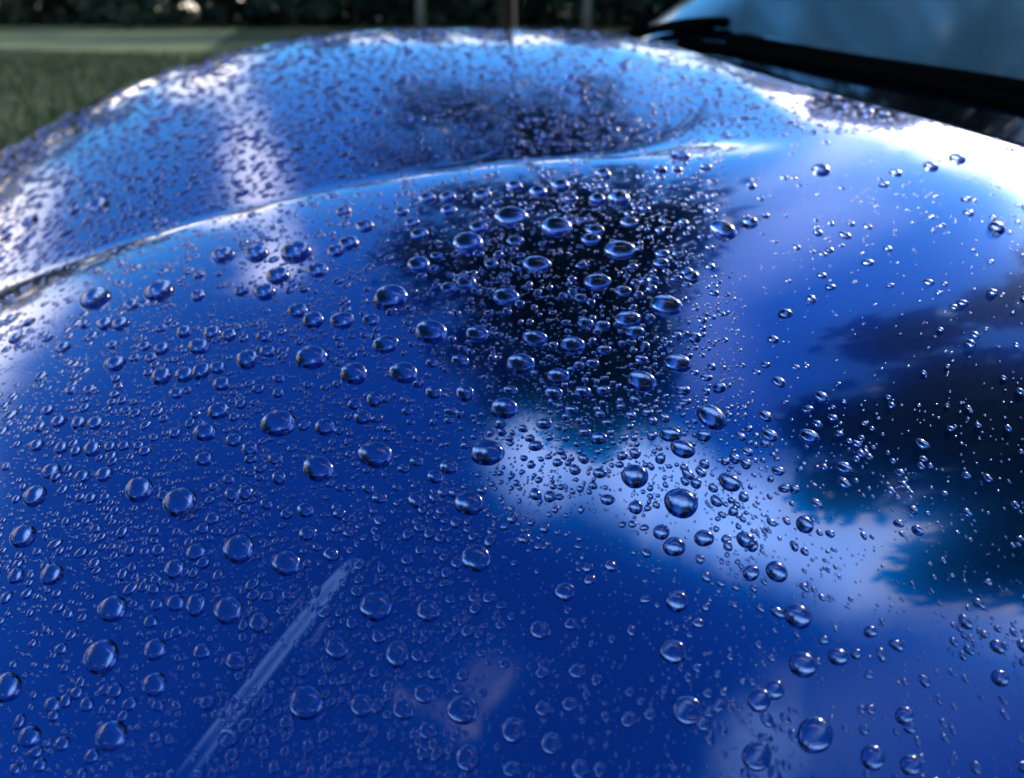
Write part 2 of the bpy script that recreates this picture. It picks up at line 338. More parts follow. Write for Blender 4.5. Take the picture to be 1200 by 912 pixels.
def glass():
    m, n, l, b = newmat('tinted_glass_painted_sheen')
    b.inputs['Base Color'].default_value = (.07, .21, .28, 1); b.inputs['Roughness'].default_value = .1  # teal base brightened to stand in for sky reflected in the glass
    b.inputs['IOR'].default_value = 1.52; b.inputs['Coat Weight'].default_value = 1.; b.inputs['Coat IOR'].default_value = 1.7; b.inputs['Coat Roughness'].default_value = .16
    tr = n.new('ShaderNodeBsdfTransparent'); tr.inputs[0].default_value = (.45, .62, .62, 1)
    mx = n.new('ShaderNodeMixShader'); mx.inputs[0].default_value = .75
    l.new(tr.outputs[0], mx.inputs[1]); l.new(b.outputs[0], mx.inputs[2]); l.new(mx.outputs[0], n['Material Output'].inputs['Surface'])
    return m
M_glass = glass()
def leafmat(name, col):
    m, n, l, b = newmat(name)
    oi = n.new('ShaderNodeTexCoord'); z = n.new('ShaderNodeTexNoise'); z.inputs['Scale'].default_value = .9; z.inputs['Detail'].default_value = 3
    l.new(oi.outputs['Object'], z.inputs['Vector'])
    r = n.new('ShaderNodeValToRGB'); r.color_ramp.elements[0].position = .35; r.color_ramp.elements[1].position = .68
    r.color_ramp.elements[0].color = (*[c*.6 for c in col], 1); r.color_ramp.elements[1].color = (*[c*1.5 for c in col], 1)
    l.new(z.outputs['Fac'], r.inputs[0]); l.new(r.outputs[0], b.inputs['Base Color']); b.inputs['Roughness'].default_value = .6
    return m
M_leaf = leafmat('dark_green_leaves', (.035, .062, .034)); M_leaf2 = leafmat('olive_leaves', (.05, .075, .03))
M_bark = simple('brown_bark', (.06, .045, .035), .9, var=.4, scale=8, bump=.5)
M_birch = simple('pale_bark', (.17, .18, .14), .85, var=.4, scale=5, bump=.3)

# ------------------------------------------------------------------ ground, field
def grassmat(name, c1, c2, scale):
    m, n, l, b = newmat(name)
    t = n.new('ShaderNodeTexCoord'); z = n.new('ShaderNodeTexNoise'); z.inputs['Scale'].default_value = scale; z.inputs['Detail'].default_value = 8; z.inputs['Roughness'].default_value = .65
    l.new(t.outputs['Object'], z.inputs['Vector'])
    r = n.new('ShaderNodeValToRGB'); r.color_ramp.elements[0].position = .35; r.color_ramp.elements[1].position = .65
    r.color_ramp.elements[0].color = (*c1, 1); r.color_ramp.elements[1].color = (*c2, 1)
    l.new(z.outputs['Fac'], r.inputs[0]); l.new(r.outputs[0], b.inputs['Base Color']); b.inputs['Roughness'].default_value = .95; b.inputs['Specular IOR Level'].default_value = .1
    return m
M_ground = grassmat('grass_painted_shaded', (.030, .048, .026), (.085, .115, .06), .9)  # dark tone puts the near shade into the grass colour
M_field = grassmat('grass_painted_sunlit', (.13, .17, .08), (.24, .28, .14), .08)  # paler tone puts the distant sunlight into the grass colour
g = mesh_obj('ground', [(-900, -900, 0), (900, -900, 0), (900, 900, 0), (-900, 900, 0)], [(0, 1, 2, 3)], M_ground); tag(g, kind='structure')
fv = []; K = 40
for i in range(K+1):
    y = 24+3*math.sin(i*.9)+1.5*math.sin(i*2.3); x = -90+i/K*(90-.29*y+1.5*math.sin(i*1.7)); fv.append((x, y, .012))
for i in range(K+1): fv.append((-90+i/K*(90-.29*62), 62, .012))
f = mesh_obj('field', fv, [(i, i+1, K+2+i, K+1+i) for i in range(K)], M_field); tag(f, kind='structure')  # outline follows the sunlit stripe that the paler colour paints
# grass blades in the rough strip seen past the bonnet
nb = 26000
bx = rng.uniform(-14, 1, nb); by = rng.uniform(3.5, 24, nb); keep = bx < -.05*by; bx, by = bx[keep], by[keep]; nb = len(bx)
hh = rng.uniform(.05, .20, nb)*(1+.8*(rng.random(nb) > .96)); an = rng.uniform(0, 2*math.pi, nb); wd = rng.uniform(.006, .018, nb); ln = rng.uniform(-.5, .5, (nb, 2))*hh[:, None]
Vg = np.zeros((nb, 3, 3)); Vg[:, 0, 0] = bx-np.cos(an)*wd; Vg[:, 0, 1] = by-np.sin(an)*wd; Vg[:, 1, 0] = bx+np.cos(an)*wd; Vg[:, 1, 1] = by+np.sin(an)*wd
Vg[:, 2, 0] = bx+ln[:, 0]; Vg[:, 2, 1] = by+ln[:, 1]; Vg[:, 2, 2] = hh
M_blade = grassmat('grass_blades', (.04, .07, .03), (.12, .16, .08), .7)
tag(mesh_obj('grass', Vg.reshape(-1, 3), np.arange(nb*3).reshape(-1, 3), M_blade, smooth=False), 'rough dim green grass beyond the bonnet on the left', 'grass', kind='stuff')

# ------------------------------------------------------------------ trees
def leaves(centers, size, aspect=.6):
    n = len(centers); a = rng.normal(size=(n, 3)); a /= np.linalg.norm(a, axis=1, keepdims=True)
    b = np.cross(a, rng.normal(size=(n, 3))); b /= np.linalg.norm(b, axis=1, keepdims=True)
    s = size*rng.uniform(.6, 1.4, (n, 1)); A = a*s; B = b*s*aspect
    V = np.stack([centers-A, centers+B, centers+A, centers-B], 1).reshape(-1, 3)
    return V, np.arange(n*4).reshape(-1, 4)
def crown_pts(n, nclump, shape, rad):
    """leaf centres in clumps; shape(k)->clump centre"""
    cs = np.array([shape() for _ in range(nclump)])
    idx = rng.integers(0, nclump, n); d = rng.normal(size=(n, 3)); d /= np.linalg.norm(d, axis=1, keepdims=True)
    return cs[idx]+d*(rad*rng.uniform(.2, 1, (n, 1))**.5)*rng.uniform(.7, 1.2, (n, 1)), cs
def make_tree(name, label, h, crown0, rad, nleaf, lsize, leafm, barkm, trunkr, cat='tree', nclump=60, crad=.5, column=False, limbs=10, clip=None):
    t = empty(name); tag(t, label, cat)
    def shape():
        z = rng.random(); th = rng.uniform(0, 2*math.pi)
        prof = (math.sin(math.pi*min(1, z*.9+.12))**.5 if not column else min(1, (1-z)*4)**.6*(.75+.25*z))
        r = rad*prof*math.sqrt(rng.random()); return (r*math.cos(th), r*math.sin(th), crown0+(h-crown0)*z)
    P, cs = crown_pts(nleaf, nclump, shape, crad)
    if clip is not None: P = P[P[:, 0] < clip+rng.normal(0, .06, len(P))]; P = P[rng.random(len(P)) < np.interp(P[:, 0], [-3, -.6, .6], [.15, .7, 1])]; cs = cs[cs[:, 0] < clip]
    V, Fc = leaves(P, lsize); mesh_obj('crown', V, Fc, leafm, t, False)
    pts = [(0, 0, 0)]; x = y = 0
    for k in range(1, 7):
        x += rng.normal()*.02*h/6; y += rng.normal()*.02*h/6; pts.append((x, y, h*.92*k/6))
    parts = [tube(pts, [trunkr*(1.25 if k == 0 else 1-.14*k) for k in range(7)], 10)]
    for k in range(min(limbs, len(cs))):
        e = cs[k]; z0 = max(crown0*.8, e[2]-.25*h*rng.uniform(.4, 1)); z0 = min(z0, h*.85)
        parts.append(tube([(0, 0, z0), ((e[0])*.5, e[1]*.5, (z0+e[2])*.5+.05*h*0), tuple(e)], [trunkr*.35, trunkr*.22, trunkr*.06], 5))
    V, Fc = join(parts); mesh_obj('trunk', V, Fc, barkm, t)
    return t
def copy_tree(o, parent=None):
    c = o.copy(); C.objects.link(c)
    if parent: c.parent = parent
    for ch in [q for q in bpy.data.objects if q.parent == o]: copy_tree(ch, c)
    return c
proto = [make_tree('broadleaf_tree', '', 8.5, 1.2, 3.0, 3200, .22, M_leaf, M_bark, .18, nclump=50, crad=.8),
         make_tree('conifer_tree', '', 9.5, .8, 2.2, 3200, .2, M_leaf, M_bark, .16, nclump=60, crad=.6, column=True),
         make_tree('birch_tree', '', 8, 2.0, 2.2, 2200, .2, M_leaf2, M_birch, .16, nclump=36, crad=.7)]
used = [False]*3
NAMES = ['leafy dark tree', 'dense dark conifer', 'pale-trunked birch']
lst = [(-33, 62, 0), (-29, 60, 1), (-22, 59, 1), (-17, 61, 0), (-13, 60, 1), (-9.5, 62, 0), (-5.6, 50, 2), (-1.5, 60, 1), (2, 62, 0), (4.6, 52, 2), (6, 60, 1), (10, 61, 0), (14.5, 59, 1),
       (19, 60, 0), (24, 62, 1), (29, 60, 0), (34, 61, 1), (40, 60, 0), (47, 62, 0), (55, 60, 1), (64, 60, 0), (-38, 60, 0), (-44, 61, 1), (-51, 60, 0), (-59, 62, 1), (-68, 60, 0)]
ORD = ['first', 'second', 'third', 'fourth', 'fifth', 'sixth', 'seventh', 'eighth', 'ninth', 'tenth', 'eleventh', 'twelfth', 'thirteenth', 'fourteenth', 'fifteenth', 'sixteenth']
cnt = [0, 0, 0]
for az, d, k in lst:
    if used[k]: o = copy_tree(proto[k])
    else: o = proto[k]; used[k] = True
    o.location = (math.sin(R(az))*d/math.cos(R(az))**.3, math.cos(R(az))*d, 0); s = random.uniform(1.25, 1.65) if -36 < az < 40 else random.uniform(1.0, 1.3); o.scale = (s, s, s*random.uniform(.9, 1.1)); o.rotation_euler.z = random.uniform(0, 6.28)
    tag(o, '%s at the far field edge, %s of its kind from the left' % (NAMES[k], ORD[cnt[k]]), 'tree', 'trees along the far field edge'); cnt[k] += 1
# undergrowth that closes the wood's edge
P = np.stack([rng.uniform(-95, 95, 60000), rng.uniform(63, 70, 60000), rng.random(60000)**1.2*9], 1)
P[:, 2] *= .75+.35*np.sin(P[:, 0]*.35)*np.cos(P[:, 0]*.13)
V, Fc = leaves(P, .38); tag(mesh_obj('undergrowth', V, Fc, M_leaf, smooth=False), 'dense dark undergrowth closing the edge of the wood', 'undergrowth', kind='stuff')
# two trees beside the car: seen directly only as a trunk, and mirrored in the paint
t1 = make_tree('poplar_tree', 'tall dense narrow tree standing behind the car, mirrored dark in the middle of the bonnet', 14.8, 4.2, 2.8, 31000, .10, M_leaf, M_bark, .05, nclump=270, crad=.5, column=True, limbs=30, clip=1.85)
t1.location = (.0, 6.2, 0)
t2 = make_tree('oak_tree', 'spreading tree beyond the windscreen, mirrored ragged in the right of the bonnet', 7.8, 3.5, 2.55, 26000, .085, M_leaf, M_bark, .12, nclump=105, crad=.36, limbs=60)
t2.location = (4.8, 2.1, 0)

# unseen leaf ring added behind the camera to darken bead rims and low sky
n = 60000; th = rng.uniform(R(88), R(262), n); rr = rng.uniform(12, 17, n); zz = rng.random(n)**1.1*(6.2+1.5*np.sin(th*9)+.8*np.sin(th*23))
V, Fc = leaves(np.stack([np.sin(th)*rr, np.cos(th)*rr, zz], 1), .26); tag(mesh_obj('added_leaf_ring', V, Fc, M_leaf, smooth=False), 'added dark leaf mass, unseen behind the camera, darkening the lower rims of the beads', 'added_leaf_ring', kind='stuff')

# ------------------------------------------------------------------ the car
car = empty('parked_car', (0, 0, 0)); tag(car, 'wet metallic blue car seen across its bonnet, covered with beads of rain', 'car')
def lin(*segs):
    a = []
    for s, e, st in segs: a += list(np.arange(s, e-st*.5, st))
    return np.array(a+[segs[-1][1]])
us = lin((0, .20, .008), (.20, .46, .004), (.46, .62, .002), (.62, .98, .004), (.98, .995, .002))   # 0..1 from nose to rear edge
vs = lin((-.16, .08, .004), (.08, .21, .0012), (.21, .70, .003), (.70, 1.10, .008))
UU, VV = np.meshgrid(us, vs, indexing='ij'); URV = UR(VV)
Ug = -.50+UU*(URV+.50)
Xg, Yg = XY(Ug, VV); Zg = H(Xg, Yg)
rows = [np.stack([Xg, Yg, Zg+EYE], -1)]; nrm = [NRM(Xg, Yg)]
# rolled rear edge
re = XY(UR(vs), vs); base = np.stack([re[0], re[1], H(*re)+EYE], -1); nb_ = NRM(*re)
extra = []; en = []
for k in range(1, 9):
    a = math.pi/2*k/8; r_ = .0035
    p = base.copy(); p[:, 0] += CU[0]*(math.sin(a)-.4)*r_*1.2; p[:, 1] += CU[1]*(math.sin(a)-.4)*r_*1.2; p[:, 2] += (math.cos(a)-1)*r_
    extra.append(p); nn = nb_*math.cos(a)+np.array([CU[0], CU[1], 0])*math.sin(a); en.append(nn/np.linalg.norm(nn, axis=-1, keepdims=True))
for dz in (.02, .03):
    p = extra[7].copy(); p[:, 2] -= dz; extra.append(p); en.append(np.tile([CU[0], CU[1], 0], (len(vs), 1)))
P = np.concatenate([rows[0]]+[e[None] for e in extra]); NN = np.concatenate([nrm[0]]+[e[None] for e in en])
nu, nv = P.shape[:2]; idx = np.arange(nu*nv).reshape(nu, nv)
Fq = np.stack([idx[:-1, :-1], idx[1:, :-1], idx[1:, 1:], idx[:-1, 1:]], -1).reshape(-1, 4)
hood = mesh_obj('bonnet', P.reshape(-1, 3), Fq, M_paint, car)
hood.data.normals_split_custom_set_from_vertices(NN.reshape(-1, 3).tolist())
hood.cycles.is_caustics_receiver = True
hood['label'] = 'metallic blue bonnet with a raised crest line and a fold at lower left'
# bumper and fender skirts below the bonnet's front and side edges
def skirt(name, u, v, out, zlow=.28):
    x, y = XY(u, v); z = H(x, y)+EYE; V = []; n = len(u)
    prof = [(0, -.001), (.012, -.012), (.03, -.05), (.04, -.15), (.035, -.3), (.0, None)]
    for o, dz in prof:
        for i in range(n):
            zz = max(z[i]+dz, zlow) if dz is not None else zlow
            V.append((x[i]+out[0]*o, y[i]+out[1]*o, zz-(.0 if dz is not None else .002)))
    Fc = [(r*n+i, r*n+i+1, (r+1)*n+i+1, (r+1)*n+i) for r in range(len(prof)-1) for i in range(n-1)]
    return mesh_obj(name, V, Fc, M_paint, car)
tt = np.linspace(0, 1, 60)
skirt('front_bumper', np.full(60, -.50), -.16+tt*1.26, -CU)
def edge_u(v0): return -.50+tt*(float(UR(v0))+.50)
skirt('fender', edge_u(-.16), np.full(60, -.16), -CV)
skirt('fender', edge_u(1.10), np.full(60, 1.10), CV)
# cowl, windscreen, pillars, roof and sides, laid out along the car axes
def P3(u, v, z): x, y = XY(u, v); return (float(x), float(y), float(z+EYE))
vv = np.linspace(-.16, 1.10, 50)
def crown(v): return H(*XY(UR(np.asarray(v, float)), np.asarray(v, float)))+.063-.016
def strip(name, prof, mat, v=vv, par=car, smooth=True):
    """prof: list of (du behind the bonnet edge, z) with crown added"""
    V = []; n = len(v)
    for du, z in prof:
        for q in v: V.append(P3(UR(q)+du, q, z+(crown(q) if z > -.5 else 0)))
    return mesh_obj(name, V, [(r*n+i, r*n+i+1, (r+1)*n+i+1, (r+1)*n+i) for r in range(len(prof)-1) for i in range(n-1)], mat, par, smooth)
strip('cowl_panel', [(-.03, -.085), (.0, -.095), (.05, -.09), (.085, -.075), (.10, -.066)], M_black)
SL = math.tan(R(23)); g0 = .10; zg = -.063
strip('windscreen_border', [(g0-.002, zg-.002), (g0+.05, zg+.05*SL)], M_frit)
strip('windscreen', [(g0+.05+d_, zg+(.05+d_)*SL+.012*math.sin(math.pi*d_/.72)) for d_ in np.linspace(0, .72, 12)], M_glass, vv[2:-2])
# pillars
for v0 in (-.16, 1.10):
    pts = [P3(UR(v0)+g0+d_, v0, zg+d_*SL+crown(v0)+.012*math.sin(math.pi*min(1, d_/.77))) for d_ in np.linspace(-.05, .80, 12)]
    V, Fc = tube(pts, .028, 12, flat=.8); mesh_obj('pillar', V, Fc, M_trim, car)
    V, Fc = tube([(p[0], p[1], p[2]+.021) for p in pts], .010, 8); mesh_obj('pillar_trim', V, Fc, M_rubber, car)
zr = zg+.77*SL
strip('roof', [(g0+.77, zr), (g0+1.0, zr+.04), (g0+1.4, zr+.03), (g0+1.8, zr-.04)], M_paint)
strip('rear_window', [(g0+1.8, zr-.04), (g0+2.15, -.03)], M_glass)
strip('boot_lid', [(g0+2.15, -.03), (g0+2.45, -.06), (g0+2.5, -.15), (g0+2.5, -.78+.001)], M_paint)
for v0, sg in ((-.16, -1), (1.10, 1)):
    u0 = float(UR(v0)); cr = float(crown(v0)); zs = float(H(*[np.array([q]) for q in XY(u0, v0)])[0])
    V = [P3(u0, v0, zs), P3(u0+g0, v0, zg+cr-.03), P3(u0+g0+2.5, v0, -.15+cr), P3(u0+g0+2.5, v0, -.80), P3(u0, v0, -.80)]
    mesh_obj('door_panel', V, [(0, 1, 2, 3, 4)], M_paint, car, False)
    V = [P3(u0+g0, v0, zg+cr-.028), P3(u0+g0+.77, v0, zr+cr), P3(u0+g0+1.8, v0, zr-.04+cr), P3(u0+g0+2.15, v0, -.10+cr)]
    mesh_obj('side_window', V, [(0, 1, 2, 3)], M_glass, car, False)
    for uw in (-.12, 2.35):
        c = P3(uw, v0+sg*.01, -EYE+.29); ax = Vector((CV[0]*sg, CV[1]*sg, 0))
        wd_ = empty('wheel', (0, 0, 0)); wd_.parent = car
        def disc(r0, r1, o0, o1, n=28):
            a = Vector((CU[0], CU[1], 0)); b = Vector((0, 0, 1)); V = []
            for r_, o_ in ((r0, o0), (r1, o1)):
                for k in range(n):
                    th = 2*math.pi*k/n; V.append(tuple(Vector(c)+a*math.cos(th)*r_+b*math.sin(th)*r_+ax*o_))
            return V, [(k, (k+1) % n, n+(k+1) % n, n+k) for k in range(n)]
        V, Fc = join([disc(.29, .29, -.08, .06), disc(.29, .20, .06, .07)]); mesh_obj('tyre', V, Fc, M_rubber, wd_)
        V, Fc = join([disc(.20, .17, .07, .03), disc(.17, .03, .03, .045), disc(.03, .001, .045, .045)]); mesh_obj('rim', V, Fc, M_steel, wd_)
# dashboard and seat backs inside
strip('dashboard', [(g0+.06, zg-.03), (g0+.40, zg+.00), (g0+.42, zg-.25)], M_dark, vv[3:-3])
for v0 in (.12, .78):
    V = []; Fc = []
    for (uu, z0, z1, hw) in ((1.25, -.30, .0, .2), (1.30, -.0, .18, .19), (1.34, .20, .30, .1)):
        o = len(V)
        for du in (0, .09):
            V += [P3(uu+du, v0-hw, z0), P3(uu+du, v0+hw, z0), P3(uu+du+.02, v0+hw*.9, z1), P3(uu+du+.02, v0-hw*.9, z1)]
        Fc += [tuple(o+i for i in q) for q in ((0, 1, 2, 3), (7, 6, 5, 4), (0, 4, 5, 1), (1, 5, 6, 2), (2, 6, 7, 3), (3, 7, 4, 0))]
    mesh_obj('seat', V, Fc, M_dark, car, False)
# wipers: arm (> hub cap) and blade resting low on the glass
for vp, ve in ((.62, .02), (1.04, .66)):
    n = 12; arm = []; bl = []
    for i in range(n):
        q = i/(n-1); v = vp+(ve-vp)*q; du = .055+.07*q
        arm.append(P3(UR(v)+du, v, zg+crown(v)+max(0, du-g0)*SL+.010+.010*math.sin(math.pi*q)))
        bl.append(P3(UR(v)+.118+.03*q, v, zg+crown(v)+(.018+.03*q)*SL+.008))
    V, Fc = tube(arm, [.0065-.003*i/(n-1) for i in range(n)], 8); wa = mesh_obj('wiper_arm', V, Fc, M_black, car)
    V, Fc = tube([(arm[0][0], arm[0][1], arm[0][2]-.02), (arm[0][0], arm[0][1], arm[0][2]+.008)], [.016, .013], 14); mesh_obj('hub_cap', V, Fc, M_black, wa)
    V, Fc = tube(bl, .006, 8); wb = mesh_obj('wiper_blade', V, Fc, M_rubber, car)

# ------------------------------------------------------------------ water on the bonnet
def drop_mesh(c, A, B, hgt, nseg, nring, wob, seedph):
    """bead on the paint: c centre (x,y), A,B plan axes (x,y), hgt height along the normal"""
    th = np.linspace(0, 2*math.pi, nseg, endpoint=False)
    wb = 1+wob*(np.cos(2*th+seedph)*.5+np.cos(3*th+2.1*seedph)*.35+np.cos(5*th+3.3*seedph)*.2)
    al = np.linspace(0, math.pi/2, nring+1)[1:]
    rho = np.sin(al)**.9; hz = (1-rho**2.1)**.52; hz[-1] = 0
    rho = np.append(rho, 1.); hz = np.append(hz, -.0008/hgt if hgt > .001 else -.6)
    px = c[0]+rho[:, None]*wb*(np.cos(th)*A[0]+np.sin(th)*B[0]); py = c[1]+rho[:, None]*wb*(np.cos(th)*A[1]+np.sin(th)*B[1])
    z = H(px, py); n = NRM(px, py)
    n0 = NRM(np.array([c[0]]), np.array([c[1]]))[0]; z0 = H(np.array([c[0]]), np.array([c[1]]))[0]
    P = np.stack([px, py, z], -1)+n0*(hz[:, None, None]*hgt)
    V = np.concatenate([[[c[0]+n0[0]*hgt, c[1]+n0[1]*hgt, z0+n0[2]*hgt]], P.reshape(-1, 3)])
    Fq = []
    nr = len(rho)
    for k in range(nseg): Fq.append((0, 1+k, 1+(k+1) % nseg))
    for r in range(nr-1):
        for k in range(nseg): Fq.append((1+r*nseg+k, 1+(r+1)*nseg+k, 1+(r+1)*nseg+(k+1) % nseg, 1+r*nseg+(k+1) % nseg))
    return V, Fq, np.array([c[0], c[1], z0])
rows = []
for ln_ in DROPS.replace('\n', ';').split(';'):
    if ln_.strip():
        q = [float(v) for v in ln_.split(',')]; rows.append(q+[0]*(5-len(q)))
D = np.array(rows)
def place(D):
    px, py, w_, h_, ang = D.T
    c0 = land(px, py); ok = ~np.isnan(c0[:, 0])
    n = NRM(np.nan_to_num(c0[:, 0]), np.nan_to_num(c0[:, 1]))
    d = view_ray(px, py); dist = np.linalg.norm(d, axis=1); e = -np.sum(n*d, 1)/dist   # sin of grazing angle
    ce = np.sqrt(np.clip(1-e*e, 0, 1))
    hb = np.maximum(h_-.17*w_*ce, .35*h_)                       # what the flat footprint covers
    pyc = py+.5*(h_-hb)*.8
    c = land(px, pyc); bad = np.isnan(c[:, 0]); c[bad] = c0[bad]
    # tangent-plane vectors per pixel
    def tang(dx, dy):
        r = view_ray(px+dx, pyc+dy); t = np.sum(n*c, 1)/np.sum(n*r, 1); return (r*t[:, None]-c)[:, :2]/math.hypot(dx, dy)
    Tu = tang(1, 0); Tv = tang(0, 1)
    a = np.radians(ang); A = (Tu*np.cos(a)[:, None]+Tv*np.sin(a)[:, None])*(w_/2)[:, None]; B = (-Tu*np.sin(a)[:, None]+Tv*np.cos(a)[:, None])*(hb/2)[:, None]
    for i in range(len(px)):
        if not ok[i]: continue
        U_, S_, Vt = np.linalg.svd(np.stack([A[i], B[i]], 1))
        gm = math.sqrt(S_[0]*S_[1]); r_ = min(S_[0]/S_[1], 1.32)**.5
        A[i] = U_[:, 0]*gm*r_; B[i] = U_[:, 1]*gm/r_
        if A[i][0]*B[i][1]-A[i][1]*B[i][0] < 0: B[i] = -B[i]
    return ok & ~np.isnan(c[:, 0]), c, A, B
ok, cc_, AA, BB = place(D)
area = D[:, 2]*D[:, 3]; order = np.argsort(-np.where(ok, area, -1))
solo = [i for i in order[:300] if ok[i]]
ANCH = {}
for ln_ in ANCHORS.strip().split('\n'):
    p_, rest = ln_.split('|', 1); lab, short = rest.split('|'); x_, y_ = [float(v) for v in p_.split(',')]
    j = min(solo, key=lambda i: (D[i, 0]-x_)**2+(D[i, 1]-y_)**2); ANCH[j] = (lab.strip(), short.strip())
def size_word(i):
    a_ = D[i, 2]
    return 'large' if a_ >= 30 else 'medium' if a_ >= 22 else 'small' if a_ >= 15 else 'tiny'
DIRW = ['right of', 'below right of', 'below', 'below left of', 'left of', 'above left of', 'above', 'above right of']
labels = {}
seen = {}
for i in solo:
    if i in ANCH: labels[i] = ANCH[i][0]; continue
    j = min(ANCH, key=lambda k: math.hypot(D[i, 0]-D[k, 0], D[i, 1]-D[k, 1]))
    k = int(round(math.degrees(math.atan2(D[i, 1]-D[j, 1], D[i, 0]-D[j, 0]))/45)) % 8
    seen.setdefault((j, k), []).append(i)
for (j, k), L in seen.items():
    L.sort(key=lambda i: math.hypot(D[i, 0]-D[j, 0], D[i, 1]-D[j, 1]))
    far = ['close', 'further', 'furthest'] if len(L) == 3 else ['close', 'further']
    for m_, i in enumerate(L):
        sh = 'oval' if D[i, 2] > 1.35*D[i, 3] else 'round'
        pre = '' if len(L) == 1 else ('closer ' if m_ == 0 else 'farther ') if len(L) == 2 else ('%s-closest ' % ORD[m_] if m_ else 'closest ')
        labels[i] = '%s%s %s drop %s %s' % (pre, size_word(i), sh, DIRW[k], ANCH[j][1])
for i in solo:
    h_ = .58*math.sqrt(np.linalg.norm(AA[i])*np.linalg.norm(BB[i])); big = D[i, 2] > 18
    V, Fq, org = drop_mesh(cc_[i], AA[i], BB[i], h_, 40 if big else 24, 12 if big else 8, .05 if big else .09, rng.uniform(0, 6))
    o = mesh_obj('water_drop', V-org, Fq, M_water); o.cycles.is_caustics_caster = True; o.location = (org[0], org[1], org[2]+EYE)
    tag(o, labels[i], 'water drop', 'beads of rain on the blue bonnet')
# finer droplets: too many to count
taken = [(D[i, 0], D[i, 1], D[i, 2]/2, D[i, 3]/2) for i in range(len(D))]
tk = np.array(taken)
FX = []  # px,py,w,aspect,rot
def cand(n, x0, x1, y0, y1): return rng.uniform(x0, x1, n), rng.uniform(y0, y1, n)
def crest_y(x): return np.interp(x, [0, 200, 400, 600, 830, 960, 1200], [330, 262, 212, 183, 168, 160, 150])
def dens(x, y):
    d_ = np.ones_like(x)
    d_ = np.where((x > 845+.10*(y-180)) & (x < 930+.25*(y-180)) & (y < 470), .14, d_)      # clean strip
    d_ = np.where((x > 930) & (y < 300), .25, d_); d_ = np.where((x > 960) & (y > 300) & (y < 760), .13, d_)
    d_ = np.where((x > 900) & (y > 470) & (y < 760), .25, d_); d_ = np.where((x > 560) & (x < 860) & (y > 640), .35, d_); d_ = np.where((x > 850) & (y > 700), .3, d_)
    d_ = np.where((x < 250) & (y > 680), .5, d_); d_ = np.where((x > 640) & (x < 830) & (y > 600) & (y < 700), .35, d_)
    fl = np.abs((x-210)*.783+(y-912)*.622)   # the fold sheds its water
    d_ = np.where((fl < 9) & (y > 600), .1, d_)
    return d_*np.where((y > crest_y(x)+2), 1, 0)
def sizes(n, lo, hi, sg): return np.clip(np.exp(rng.normal(math.log(lo), sg, n)), 2.2, hi)
# loose
x, y = cand(7400, -20, 1220, 160, 930); k = rng.random(len(x)) < dens(x, y); x, y = x[k], y[k]
S1 = (x, y, sizes(len(x), 4.6, 13, .48)*np.interp(y, [150, 900], [.9, 1.25]))
# clusters
x, y = cand(950, -20, 1220, 160, 930); k = rng.random(len(x)) < dens(x, y)**1.6; x, y = x[k], y[k]
m_ = rng.integers(5, 15, len(x)); X = np.repeat(x, m_)+rng.normal(0, 13, m_.sum()); Y = np.repeat(y, m_)+rng.normal(0, 9, m_.sum())
S2 = (X, Y, sizes(len(X), 4.8, 14, .5)*np.interp(Y, [150, 900], [.9, 1.25]))
# dust-fine
x, y = cand(15000, -20, 1220, 160, 930); k = rng.random(len(x)) < dens(x, y); x, y = x[k], y[k]; S3 = (x, y, rng.uniform(2.0, 3.5, len(x)))
# far panel, closely packed
x, y = cand(20000, -20, 1120, 30, 340); k = y < crest_y(x)-2; x, y = x[k], y[k]
S4 = (x, y, sizes(len(x), 5.4, 16, .40)*np.interp(x, [0, 350, 800], [1.3, 1.1, .95]))
cx_, cy_, cw_ = [np.concatenate(q) for q in zip(S1, S2, S4, S3)]
farf = np.concatenate([np.zeros(len(S1[0])+len(S2[0]), bool), np.ones(len(S4[0]), bool), np.zeros(len(S3[0]), bool)])
clus = np.concatenate([np.zeros(len(S1[0]), bool), np.ones(len(S2[0]), bool), np.zeros(len(S4[0])+len(S3[0]), bool)])
p = land(cx_, cy_); k = ~np.isnan(p[:, 0]); clus = clus[k]; cx_, cy_, cw_, farf, p = cx_[k], cy_[k], cw_[k], farf[k], p[k]
dep = p[:, 1]*math.cos(TILT)-p[:, 2]*math.sin(TILT)
rad = cw_/2/1000*dep
el_ = 1+np.abs(rng.normal(0, .18, len(rad))); glare = (cx_ < 240) & (cy_ < 520) & (cy_ > crest_y(cx_)) & (cx_ < 240-(cy_-300)); el_ = np.where(glare, 1.5, el_)
rot = np.where(glare, .75, rng.uniform(0, math.pi, len(rad))); right = (cx_ > 880) & ~farf; rot = np.where(right, -1.0+rng.normal(0, .3, len(rad)), rot); el_ = np.where(right, el_+.2, el_)
nx_ = 9000; u_ = rng.uniform(-.49, .60, nx_); v_ = rng.uniform(-.15, 1.09, nx_); ox, oy = XY(u_, v_); oz = H(ox, oy)
fz = oy*math.cos(TILT)-oz*math.sin(TILT); qx = 600+1000*ox/np.maximum(fz, .01); qy = 456-1000*(oz*math.cos(TILT)+oy*math.sin(TILT))/np.maximum(fz, .01)
k = ((fz < .02) | (qx < -25) | (qx > 1225) | (qy > 935)) & (u_ < UR(v_)-.004)
nk = k.sum(); p = np.concatenate([p, np.stack([ox, oy, oz], 1)[k]]); rad = np.concatenate([rad, np.clip(np.exp(rng.normal(math.log(.0012), .55, nk)), .0005, .0055)])
el_ = np.concatenate([el_, 1+np.abs(rng.normal(0, .15, nk))]); rot = np.concatenate([rot, rng.uniform(0, 3.14, nk)]); farf = np.concatenate([farf, np.zeros(nk, bool)])
clus = np.concatenate([clus, np.zeros(nk, bool)]); cw_ = np.concatenate([cw_, np.full(nk, 6.)])
